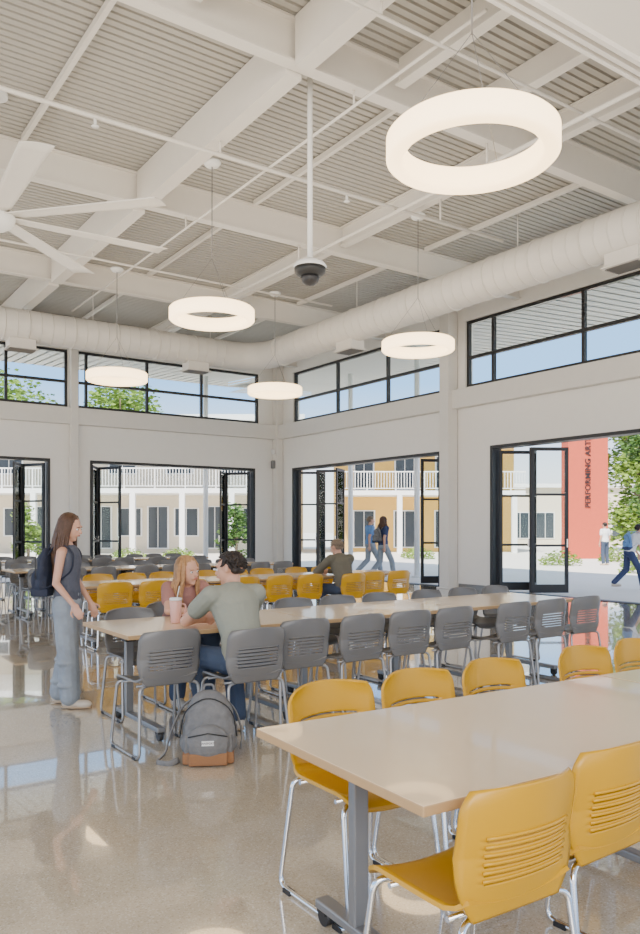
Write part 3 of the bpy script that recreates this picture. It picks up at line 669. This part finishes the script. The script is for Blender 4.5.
tree(664,27,5.4,1.5,'young tree close to the right frame edge','leaf',n=4500,low=.1,s=.12)
tree(236,36,2.6,.9,'small shrub tree outside the back wall opening','leaf',n=1200,low=.1,s=.12)
tree(28,36,2.6,.9,'small shrub tree outside the far left opening','leafb',n=1200,low=.1,s=.12)
def shrub(px,d,w,h,lab):
    p=at(px,d); e=emp('shrub',lab,'shrub',(p.x,p.y,-.02)); rr=random.Random(int(px)); m=MB()
    for k in range(700):
        a=rr.uniform(0,6.28); q=w*math.sqrt(rr.random()); z=rr.uniform(.02,h)*(1-(q/w)**2*.6)
        c=Vector((q*cos(a),q*sin(a),z)); M=Matrix.Rotation(rr.uniform(0,6.28),3,'Z')@Matrix.Rotation(rr.uniform(0,3.1),3,'X'); s=.07
        v=[m.bm.verts.new(c+M@Vector(t)) for t in((-s,0,0),(0,-s*.4,0),(s,0,0),(0,s*.4,0))]; m.f(v,False)
    m.build('foliage','leafb',e); MB().tube([(0,0,0),(0,0,h*.6)],.03,6).build('stem','bark',e)
for px,d,l in((560,30,'low shrub left of the red building'),(618,33,'low shrub right of the standing outdoor person'),(645,25,'low shrub behind the striding outdoor person'),(243,31,'low shrub outside the back opening by the folded doors'),(178,34,'low shrub in front of the cream building, nearest the canopy post'),(128,34,'low shrub in front of the cream building, beside left folded doors'),(418,36,'low shrub at the foot of the yellow building')):
    shrub(px,d,.8,.6,l)

# ---------------- light
w=bpy.data.worlds.new('World'); S.world=w; w.use_nodes=True; N=w.node_tree.nodes; L=w.node_tree.links
bg=N['Background']; tc=N.new('ShaderNodeTexCoord'); sp=N.new('ShaderNodeSeparateXYZ'); L.new(tc.outputs['Generated'],sp.inputs[0])
cr=N.new('ShaderNodeValToRGB'); L.new(sp.outputs['Z'],cr.inputs[0]); E=cr.color_ramp.elements
E[0].position=0; E[0].color=(1,.94,.85,1); E[1].position=1; E[1].color=(.6,.68,.85,1)
x=E.new(.07); x.color=(.8,.87,.97,1); x=E.new(.18); x.color=(.29,.54,.95,1); x=E.new(.4); x.color=(.28,.51,.92,1)
L.new(cr.outputs[0],bg.inputs[0]); bg.inputs[1].default_value=2.6
sd=bpy.data.lights.new('sun','SUN'); sd.energy=13; sd.angle=.01; sd.color=(1,.93,.82); so=bpy.data.objects.new('sun',sd); COL.objects.link(so)
so.rotation_euler=(radians(38),0,radians(-55))
def area(n,loc,rot,sx,sy,e,c=(1,.9,.76)):
    a=bpy.data.lights.new(n,'AREA'); a.shape='RECTANGLE'; a.size=sx; a.size_y=sy; a.energy=e; a.color=c
    o=bpy.data.objects.new(n,a); COL.objects.link(o); o.location=loc; o.rotation_euler=rot
area('room_fill',(-3,-4,4),(radians(70),0,radians(-40)),6,4,680)
area('ceiling_fill',(5,9,3.6),(pi,0,0),8,10,230)  # added fill aimed up to brighten the deck, no fixture hangs here
# camera
cd=bpy.data.cameras.new('camera'); cd.sensor_width=36; cd.lens=F/934*36; cd.shift_y=60/934; cd.clip_end=500
c=bpy.data.objects.new('camera',cd); COL.objects.link(c); c.location=(0,0,HC); c.rotation_euler=(pi/2,0,-YAW); S.camera=c
